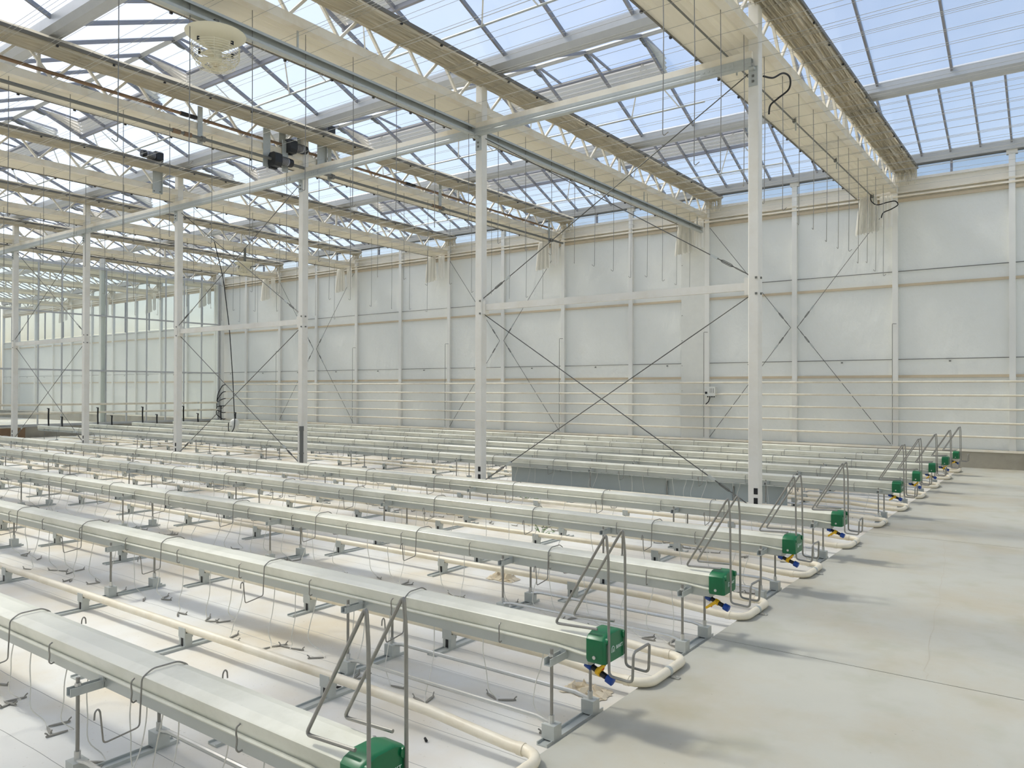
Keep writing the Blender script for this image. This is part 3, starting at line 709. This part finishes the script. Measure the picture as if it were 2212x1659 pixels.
# ------------------------------------------------------------------ growing gutters
GX0, GX1 = -24.2, -1.66
prof = [(-.083, .440), (-.048, .462), (.048, .462), (.083, .440), (.080, .378), (.058, .372), (.052, .320), (.03, .312), (-.03, .312), (-.052, .320), (-.058, .372), (-.080, .378)]
trough_m = {}
def seg_mesh(a, b):
    mb = MB().prism([(-.083, .446), (-.080, .449), (-.04, .459), (.04, .459), (.080, .449), (.083, .446), (.062, .380), (-.062, .380)], 'x', a, b); me = mb.mesh('trough'); me.materials.append(M['gutter_white']); return me
tr_me = seg_mesh(GX0, GX1)
ch_me = MB().prism([(-.070, .382), (.070, .382), (.060, .322), (.035, .312), (-.035, .312), (-.060, .322)], 'x', GX0, GX1 - .05).mesh('bottom_channel'); ch_me.materials.append(M['channel_grey'])
lp = MB()
for s_ in (-1, 1): lp.tube([(GX0, s_ * .073, .381), (GX1 - .2, s_ * .073, .381), (GX1 - .08, s_ * .074, .371), (GX1, s_ * .074, .368)], .0075, 6)
lp_me = lp.mesh('lip_bead'); lp_me.materials.append(M['gutter_white'])
# end cap: rounded green box with recessed corners
capo = [(-.093, .360), (-.084, .345), (.084, .345), (.093, .360), (.093, .448), (.080, .461), (.04, .475), (-.04, .475), (-.080, .461), (-.093, .448)]
cap = MB(); o0 = len(cap.v)
def ring(x, s_):
    cy, cz = 0, .405
    return [(x, cy + (y - cy) * s_, cz + (z - cz) * s_) for y, z in capo]
for x, s_ in ((-1.70, .98), (-1.692, 1.0), (-1.625, 1.0), (-1.612, .97), (-1.607, .92)): cap.v += ring(x, s_)
nc = len(capo)
for i in range(4):
    for j in range(nc): cap.f.append((i * nc + j, i * nc + (j + 1) % nc, (i + 1) * nc + (j + 1) % nc, (i + 1) * nc + j))
cap.f.append(tuple(reversed(range(nc)))); cap.f.append(tuple(4 * nc + j for j in range(nc))); cap.smooth = True
cap_me = cap.mesh('end_cap'); cap_me.materials.append(M['green_plastic'])
def text_mesh(body, size):
    cu = bpy.data.curves.new('t', 'FONT'); cu.body = body; cu.size = size; cu.extrude = .0006; cu.align_x = 'CENTER'; cu.align_y = 'CENTER'
    ob = bpy.data.objects.new('t', cu); COL.objects.link(ob); dg = bpy.context.evaluated_depsgraph_get(); dg.update()
    me = bpy.data.meshes.new_from_object(ob.evaluated_get(dg)); COL.objects.unlink(ob); bpy.data.objects.remove(ob); return me
tx = text_mesh('BIAKT', .022); tx.name = 'cap_lettering'; tx.materials.clear(); tx.materials.append(M['print_white'])
ic = MB(); ic.tube([(-1.6062, -.012 + .012 * math.cos(a), .012 * math.sin(a)) for a in [math.pi * i / 6 for i in range(7)]], .0016, 4)
ic.tube([(-1.6062, 0, 0), (-1.6062, 0, -.014)], .0016, 4); ic.tube([(-1.6062, -.024, 0), (-1.6062, -.024, -.014)], .0016, 4); ic.tube([(-1.6062, -.016, -.014), (-1.6062, -.012, .002), (-1.6062, -.008, -.014)], .0014, 4)
ic_me = ic.mesh('cap_emblem'); ic_me.materials.append(M['print_white'])
ear = MB().tube([(-1.60, 0, 0), (-1.612, 0, 0)], .016, 12).mesh('hook_socket'); ear.materials.append(M['green_plastic'])
scr = MB().tube([(-1.66, -.097, .372), (-1.66, -.090, .372)], .008, 8).mesh('cap_screw'); scr.materials.append(M['zinc'])
# stand parts, local to the gutter row
rod_me = MB().tube([(0, 0, .075), (0, 0, .395)], .0075, 7).mesh('leg_rod'); rod_me.materials.append(M['wire_steel'])
bar_me = MB().prism([(-.017, .330), (.017, .330), (.017, .362), (.013, .362), (.013, .334), (-.013, .334), (-.013, .362), (-.017, .362)], 'y', -.20, .20).mesh('cross_bar'); bar_me.materials.append(M['galv'])
nut_me = MB().tube([(0, 0, .362), (0, 0, .374)], .013, 6).mesh('nut'); nut_me.materials.append(M['zinc'])
foot_me = MB().box(-.032, .032, -.03, .03, .012, .075).mesh('foot_block'); foot_me.materials.append(M['galv'])
sl_me = MB().tube([(0, 0, .075), (0, 0, .11)], .0125, 8).mesh('foot_sleeve'); sl_me.materials.append(M['zinc'])
rail_me = MB().prism([(-.027, 0), (.027, 0), (.027, .016), (.022, .016), (.022, .006), (-.022, .006), (-.022, .016), (-.027, .016)], 'y', -.24, .24).mesh('base_rail'); rail_me.materials.append(M['galv'])
br_me = MB().tube([(-3.13, 0, .07), (-3.05, 0, .085), (-1.91, 0, .085), (-1.83, 0, .07)], .0105, 8).mesh('floor_brace'); br_me.materials.append(M['zinc'])
hgr_me = MB().box(-.018, .018, -.075, .075, .335, .352).box(-.018, .018, -.078, -.070, .335, .376).box(-.018, .018, .070, .078, .335, .376).mesh('cradle'); hgr_me.materials.append(M['galv'])
STX = [-1.83, -3.13] + [-5.68 - 2.55 * i for i in range(8)]
ROWNAME = {1: 'nearest', 2: 'second nearest', 3: 'third nearest', 4: 'fourth nearest', 5: 'fifth nearest', 7: 'fifth farthest', 8: 'fourth farthest', 9: 'third farthest', 10: 'second farthest', 11: 'farthest'}
for k, y in ROWS.items():
    nm = ROWNAME[k]
    t = thing('growing_gutter', f'long white growing gutter on metal stands, {nm} row', 'gutter', (0, y, 0), 'rows of growing gutters')
    link('trough', tr_me, None, t); link('bottom_channel', ch_me, None, t); link('lip_bead', lp_me, None, t)
    c = link('end_cap', cap_me, None, t); c['label'] = 'green plastic end cap with white lettering'
    if k < 8:
        link('cap_lettering', tx, None, c, (-1.6062, .033, .402), (math.pi / 2, 0, math.pi / 2)); link('cap_emblem', ic_me, None, c, (0, -.012, .402))
        for s_ in (-1, 1): link('hook_socket', ear, None, c, (0, s_ * .07, .445))
    link('cap_screw', scr, None, c)
    for i, x in enumerate(STX):
        if k == 1 and x < -12: break
        link('cross_bar', bar_me, None, t, (x, 0, 0)); link('cradle', hgr_me, None, t, (x, 0, 0)); link('base_rail', rail_me, None, t, (x, 0, 0))
        for dy in (-.165, .165):
            lg = link('leg_rod', rod_me, None, t, (x, dy, 0))
            ft = link('foot_block', foot_me, None, t, (x, dy, 0))
            if x > -12: link('nut', nut_me, None, lg); link('foot_sleeve', sl_me, None, ft)
    for dy in (-.165, .165): link('floor_brace', br_me, None, t, (0, dy, 0))

# ------------------------------------------------------------------ bent wire frames on the gutter ends
n_ = .075
fr_pts = [(-1.655, -n_, .490), (-1.87, -n_, .478), (-1.612, -n_, .905), (-1.602, -n_, .80), (-1.597, -n_, .303), (-1.487, -n_, .298), (-1.482, -n_, .425),
          (-1.482, n_, .425), (-1.487, n_, .298), (-1.597, n_, .303), (-1.602, n_, .80), (-1.612, n_, .905), (-1.87, n_, .478), (-1.655, n_, .490)]
frame_me = MB().tube(bend(fr_pts, .022, 4), .0062, 8).mesh('hook_stand'); frame_me.materials.append(M['wire_steel'])
for k, y in ROWS.items():
    o = link('hook_stand', frame_me, None, None, (R.uniform(-.02, .02) if k > 2 else 0, y, 0), (0, 0, R.uniform(-.03, .03) if k > 2 else 0))
    tag(o, f'tall bent steel wire frame hooked over the end of the {ROWNAME[k]} gutter', 'wire frame', 'wire frames on the gutter ends')

# ------------------------------------------------------------------ shut-off valves
def valve(k, y):
    a0 = Vector((-1.735, -.01, .305)); a1 = Vector((-1.625, -.02, .265)); d = (a1 - a0).normalized()
    t = thing('shutoff_valve', f'blue and black shut-off valve with yellow lever under the {ROWNAME[k]} gutter end', 'valve', (0, y, 0), 'valves under the gutter ends')
    part('feed_tube', MB().tube(bend([(-1.87, 0, .318), (-1.80, -.005, .322), a0 - d * .01], .05), .010, 8), 'tube_white', t)
    part('body', MB().tube([a0 + d * .02, a1 - d * .02], [.013, .013], 8), 'black_plastic', t)
    for p in (a0, a1): part('nut', MB().tube([p - d * .016, p - d * .012, p + d * .018, p + d * .02], [.014, .020, .020, .015], 10), 'blue_plastic', t)
    mid = (a0 + a1) / 2
    part('collar', MB().tube([mid - d * .012, mid + d * .012], .0175, 8), 'yellow_plastic', t)
    sg = 1 if k % 2 == 0 else -1
    end = mid + (Vector((.045, -.03, .05)) if sg > 0 else Vector((-.055, -.035, -.035)))
    h = part('lever', MB().tube([mid + Vector((0, -.015, .005)), end], [.011, .007], 6), 'yellow_plastic', t)
    q = mid.lerp(end, .5); part('lever_mark', MB().tube([q, q + (end - mid) * .12], .0105, 6), 'red_plastic', h)
for k, y in ROWS.items(): valve(k, y)

# ------------------------------------------------------------------ wire hangers and S hooks on the gutters
hp = [(0, -.258, .345), (0, -.256, .372), (0, -.246, .382), (0, -.238, .370), (0, -.226, .252), (0, -.098, .268), (0, -.090, .446), (0, -.05, .470), (0, .05, .470), (0, .090, .446), (0, .098, .268), (0, .226, .252), (0, .238, .370), (0, .246, .382), (0, .256, .372), (0, .258, .345)]
clip_me = MB().tube(bend(hp, .014, 3), .0034, 6).mesh('wire_hanger'); clip_me.materials.append(M['wire_steel'])
sh = [(0, -.080, .425), (0, -.092, .418), (0, -.094, .400), (0, -.090, .372), (0, -.094, .345), (0, -.085, .333), (0, -.072, .338)]
s_me = MB().tube(bend(sh, .01, 3), .0032, 6).mesh('s_hook'); s_me.materials.append(M['wire_steel'])
for k, y in ROWS.items():
    x = -2.79 + (R.uniform(-.25, .25) if k > 2 else 0); i = 0
    while x > (-12 if k < 3 else -23.5):
        o = link('wire_hanger', clip_me, None, None, (x, y, R.uniform(-.002, .002)), (0, 0, R.uniform(-.06, .06)))
        i += 1; tag(o, f'bent steel wire hanger over the {ROWNAME[k]} gutter, {nth(i - 1)} from the path', 'hanger', f'wire hangers on the {ROWNAME[k]} gutter')
        x -= 1.175 + R.uniform(-.02, .02)
    x = -2.18 + (R.uniform(-.2, .2) if k > 2 else 0); i = 0
    while x > (-9 if k < 3 else -16):
        o = link('s_hook', s_me, None, None, (x, y, 0), (0, 0, R.uniform(-.25, .25)))
        i += 1; tag(o, f'small S-shaped hook on the lip of the {ROWNAME[k]} gutter, {nth(i - 1)} from the path', 'hook', f'S hooks on the {ROWNAME[k]} gutter')
        x -= .675 + R.uniform(-.03, .03)

# ------------------------------------------------------------------ drip lines hanging to the ground
drips = []
stk = MB(); stk.prism([(-.055, -.003), (-.02, -.007), (.02, -.0085), (.055, -.004), (.055, .004), (.02, .0085), (-.02, .007), (-.055, .003)], 'z', 0, .006); stk.tube([(.04, 0, .003), (.05, .0, .014), (.06, .002, .02)], .004, 5)
stk.v = [(x * .8, y * .75, z) for x, y, z in stk.v]
stk_me = stk.mesh('stake'); stk_me.materials.append(M['stake_grey'])
rd = random.Random(41)
for v in range(9):
    dx = rd.uniform(-.16, .16); dy = rd.uniform(-.22, .10); bow = rd.uniform(-.05, .05)
    pts = [Vector((0, -.045, .34)), Vector((bow * .3, -.055, .26)), Vector((bow, -.05 + dy * .2, .17)), Vector((bow * 1.2 + dx * .2, -.05 + dy * .5, .08)), Vector((dx * .6, dy * .8, .022)), Vector((dx, dy, .008))]
    q = []
    for i in range(len(pts) - 1):
        p0, p1, p2, p3 = pts[max(i - 1, 0)], pts[i], pts[i + 1], pts[min(i + 2, len(pts) - 1)]
        for s_ in range(4):
            t_ = s_ / 4; q.append(.5 * ((2 * p1) + (p2 - p0) * t_ + (2 * p0 - 5 * p1 + 4 * p2 - p3) * t_ * t_ + (3 * p1 - p0 - 3 * p2 + p3) * t_ ** 3))
    q.append(pts[-1]); me = MB().tube(q, .0025, 5).mesh('tube'); me.materials.append(M['tube_white'])
    drips.append((me, dx, dy))
for k in (1, 2, 3, 4, 5, 7):
    y = ROWS[k]; x = -1.95; cnt = 0
    while x > {1: -6, 2: -10, 3: -13, 4: -13, 5: -13, 7: -10}[k]:
        me, dx, dy = rd.choice(drips)
        t = thing('drip_line', f'thin white drip line with stake under the {ROWNAME[k]} gutter, {nth(cnt)} from the path', 'drip line', (x, y, 0), f'drip lines under the {ROWNAME[k]} gutter')
        link('tube', me, None, t); cnt += 1
        a = rd.uniform(0, 6.28); link('stake', stk_me, None, t, (dx + .05 * math.cos(a), dy + .05 * math.sin(a), .002), (0, 0, a))
        if rd.random() < .5: a = rd.uniform(0, 6.28); link('stake', stk_me, None, t, (dx + .05 * math.cos(a), dy + .05 * math.sin(a), .003), (0, 0, a))
        x -= rd.choice((.10, .20, .26, .34)) + rd.uniform(-.03, .03)

# ------------------------------------------------------------------ heating pipe loops in the aisles
PR = .0235
SUPX = [-2.96 - 1.265 * i for i in range(16)]
sup_base = MB().prism([(-.030, 0), (.030, 0), (.030, .014), (.024, .014), (.024, .006), (-.024, .006), (-.024, .014), (-.030, .014)], 'y', -.16, .64).mesh('base_rail'); sup_base.materials.append(M['galv'])
ps = MB().prism([(-.032, -.022), (.032, -.022), (.032, .022), (.010, .022), (.010, .016), (.026, .016), (.026, -.016), (-.026, -.016), (-.026, .016), (-.010, .016), (-.010, .022), (-.032, .022)], 'z', .008, .088)
ps.box(-.034, .034, -.026, -.020, .06, .118).box(-.034, .034, .020, .026, .06, .118)
ps_me = ps.mesh('saddle_post'); ps_me.materials.append(M['galv'])
slot_shade = MB().box(-.009, .009, -.025, -.021, .012, .085).mesh('slot_shade'); slot_shade.materials.append(M['black_plastic'])  # black strip on the post face, standing in for the shade inside its gap
for j in range(1, 12):
    y0 = 2.955 + G * (j - 2) + .465; gauge = .47
    ex = -1.685
    nm = 'between the nearest and second nearest gutters' if j == 1 else f'on the far side of the {ROWNAME[j]} gutter' if j in ROWNAME else 'behind the row of columns'
    t = thing('heating_pipe', f'cream U-shaped heating pipe loop lying {nm}', 'pipe', (0, y0, 0), 'heating pipe loops on the floor')
    zc, ze = .112, PATH_Z + PR + .003
    c = .09
    near = [(-24.0, 0, zc), (-12, 0, zc), (-2.9, 0, zc), (-2.3, 0, zc - .005), (-1.86, 0, ze), (ex - c, 0, ze)]
    arc1 = [(ex - c + c * math.sin(a), c - c * math.cos(a), ze) for a in [math.pi / 2 * i / 6 for i in range(1, 7)]]
    arc2 = [(ex - c + c * math.cos(a), gauge - c + c * math.sin(a), ze) for a in [math.pi / 2 * i / 6 for i in range(0, 7)]]
    far = [(-1.86, gauge, ze), (-2.3, gauge, zc - .005), (-2.9, gauge, zc), (-12, gauge, zc), (-24.0, gauge, zc)]
    part('pipe', MB().tube(near + arc1 + arc2 + far, PR, 12), 'pipe_cream', t)
    for yy_ in (0, gauge):
        part('coupling', MB().tube([(ex - c - .035, yy_, ze), (ex - c - .005, yy_, ze)], PR + .003, 12), 'pipe_cream', t)
    cl = part('pipe_clamp', MB().tube([(ex, gauge / 2 - .012, ze), (ex, gauge / 2 + .012, ze)], PR + .0025, 12), 'galv', t)
    part('clamp_foot', MB().beam((ex + PR, gauge / 2, PATH_Z + .004), (ex + .065, gauge / 2, PATH_Z + .004), .03, .004).tube([(ex + .05, gauge / 2, PATH_Z + .004), (ex + .05, gauge / 2, PATH_Z + .012)], .008, 8), 'zinc', cl)
    for si, x in enumerate(SUPX):
        if j < 3 and x < -14: break
        s_ = thing('pipe_support', f'low galvanised pipe support {nm.replace("between the nearest and second nearest gutters", "behind the nearest gutter").replace("on the far side of", "behind")}, {nth(si)} from the path', 'support', (x, y0, 0), f'pipe supports {nm}')
        link('base_rail', sup_base, None, s_)
        for yy_ in (0, gauge): p = link('saddle_post', ps_me, None, s_, (0, yy_, 0)); link('slot_shade', slot_shade, None, p)

# ------------------------------------------------------------------ single items
t = thing('spare_panel', 'long grey spare panel standing on edge under the fifth farthest gutter', 'panel', (-4.95, 9.95, 0))
part('sheet', MB().box(-2.35, 2.0, 0, .012, .03, .29), 'grey_panel', t)
part('folded_edge', MB().box(-2.35, 2.0, -.02, .002, .275, .29).box(-2.35, 2.0, -.02, .002, .03, .042), 'grey_panel', t)
for x in (.35, 1.3): part('bracket', MB().box(x, x + .012, -.03, 0, .06, .25), 'galv_dark', t)
t = thing('grey_riser', 'dark grey plastic riser pipe strapped to the third column from the right', 'pipe', (truss_x(2) + .10, CY - CW - .04, 0))
part('pipe', MB().tube([(0, 0, 0), (0, 0, .86)], .034, 12), 'grey_pvc', t)
part('cap', MB().tube([(0, 0, .80), (0, 0, .88)], .04, 12), 'grey_pvc', t)
part('strap', MB().tube([(0, 0, .40), (0, 0, .42)], .042, 12), 'galv_dark', t)
t = thing('climate_sensor', 'white bell-shaped climate sensor hanging on a long black cable', 'sensor', (-17.9, 12.0, .50))
part('housing', MB().lathe([(0, .24), (.05, .235), (.10, .20), (.118, .15), (.118, .06), (.10, .055), (.10, -.02), (.085, -.05), (0, -.05)], 20), 'box_white', t)
part('dial', MB().box(-.02, .02, -.108, -.10, .04, .08), 'grey_pvc', t)
part('cable', MB().tube(bend([(-.97, .0, 5.03), (-.55, 0, 4.0), (-.25, 0, 2.6), (-.08, 0, 1.2), (-.02, 0, .38), (.10, -.06, .20), (.13, -.1, .0), (.05, -.12, -.12), (-.08, -.12, -.10), (-.13, -.1, .04), (-.12, -.1, .14)], .25, 5), .012, 7), 'black_plastic', t)
def weed(loc, label, seed):
    rr = random.Random(seed); t = thing('weed', label, 'plant', loc); st = MB(); lf = MB()
    for i in range(9):
        a = rr.uniform(0, 6.28); L = rr.uniform(.10, .24); e = Vector((math.cos(a) * L, math.sin(a) * L, rr.uniform(.05, .20)))
        st.tube([(0, 0, 0), e * .5 + Vector((0, 0, .03)), e], .0025, 4)
        for j in range(6):
            p = e * rr.uniform(.4, 1.05); b = rr.uniform(0, 6.28); l_ = rr.uniform(.03, .055); d = Vector((math.cos(b), math.sin(b), rr.uniform(-.2, .5))).normalized(); s_ = d.cross(Vector((0, 0, 1))).normalized() * l_ * .3
            o = len(lf.v); up_ = Vector((0, 0, .003)); lf.v += [tuple(p), tuple(p + d * l_ * .5 + s_ + up_), tuple(p + d * l_), tuple(p + d * l_ * .5 - s_ + up_), tuple(p + d * l_ * .5 - up_)]
            lf.f += [(o, o + 1, o + 4), (o + 1, o + 2, o + 4), (o + 2, o + 3, o + 4), (o + 3, o, o + 4), (o, o + 3, o + 2, o + 1)]
    part('stems', st, 'leaf', t); part('leaves', lf, 'leaf', t)
weed((-4.46, 6.60, 0), 'small green weed growing behind the fourth nearest gutter', 3)
weed((-6.05, 8.55, 0), 'small green weed growing between the first and second columns', 5)
def litter(loc, label, w_, d_, h_, seed):
    rr = random.Random(seed); n = 12; rows = []
    for i in range(n):
        rows.append([((i / (n - 1) - .5) * w_ + rr.uniform(-.012, .012), (j / (n - 1) - .5) * d_ + rr.uniform(-.012, .012), .004 + (h_ * rr.random() * math.sin(math.pi * i / (n - 1)) * math.sin(math.pi * j / (n - 1)))) for j in range(n)])
    mb = MB().grid(rows); mb.smooth = False
    tag(link('crumpled_cloth', mb.mesh('crumpled_cloth'), 'litter', None, loc), label, 'cloth scrap')
litter((-3.70, 4.93, 0), 'crumpled pale cloth scrap behind the third nearest gutter', .26, .16, .10, 8)
litter((-1.98, 3.34, 0), 'torn beige cloth scrap at the concrete edge by the second nearest gutter', .24, .15, .07, 9)
for i, (x, y) in enumerate([(-3.02, 2.62), (-2.55, 2.66), (-2.25, 2.45)]):
    mb = MB().tube([(0, 0, .008), (.022, .008, .009)], [.007, .006], 6)
    tag(link('black_fitting', mb.mesh('black_fitting'), 'black_plastic', None, (x, y, 0), (0, 0, i * 1.1)), f'tiny black plastic fitting on the ground cloth, {ORD[2 - i]} from the path', 'fitting', 'dropped fittings')
# feed hoses standing at the far ends of the gutters
for k in (7, 8, 9, 10, 11):
    for dx, h, nm in ((0, .52, 'tall'), (.85, .30, 'short')):
        t = thing('feed_hose', f'{nm} black feed hose standing at the left end of the {ROWNAME[k]} gutter', 'hose', (-23.7 + dx, ROWS[k] + .02, .44), 'feed hoses at the left gutter ends')
        part('hose', MB().tube(bend([(0, 0, 0), (-.02, 0, h * .6), (0, 0, h)], .1), .022, 7), 'black_plastic', t)
        part('elbow', MB().tube([(0, 0, h - .01), (-.09, 0, h - .005)], .016, 6), 'black_plastic', t)
t = thing('brown_board', 'low brown board at the far left behind the last visible column', 'board', (-25.7, 9.5, 0)); part('plank', MB().box(-.2, .2, -.45, .45, 0, .34), 'brown_board', t); part('top_edge', MB().box(-.22, .22, -.47, .47, .34, .36), 'concrete_kerb', t)
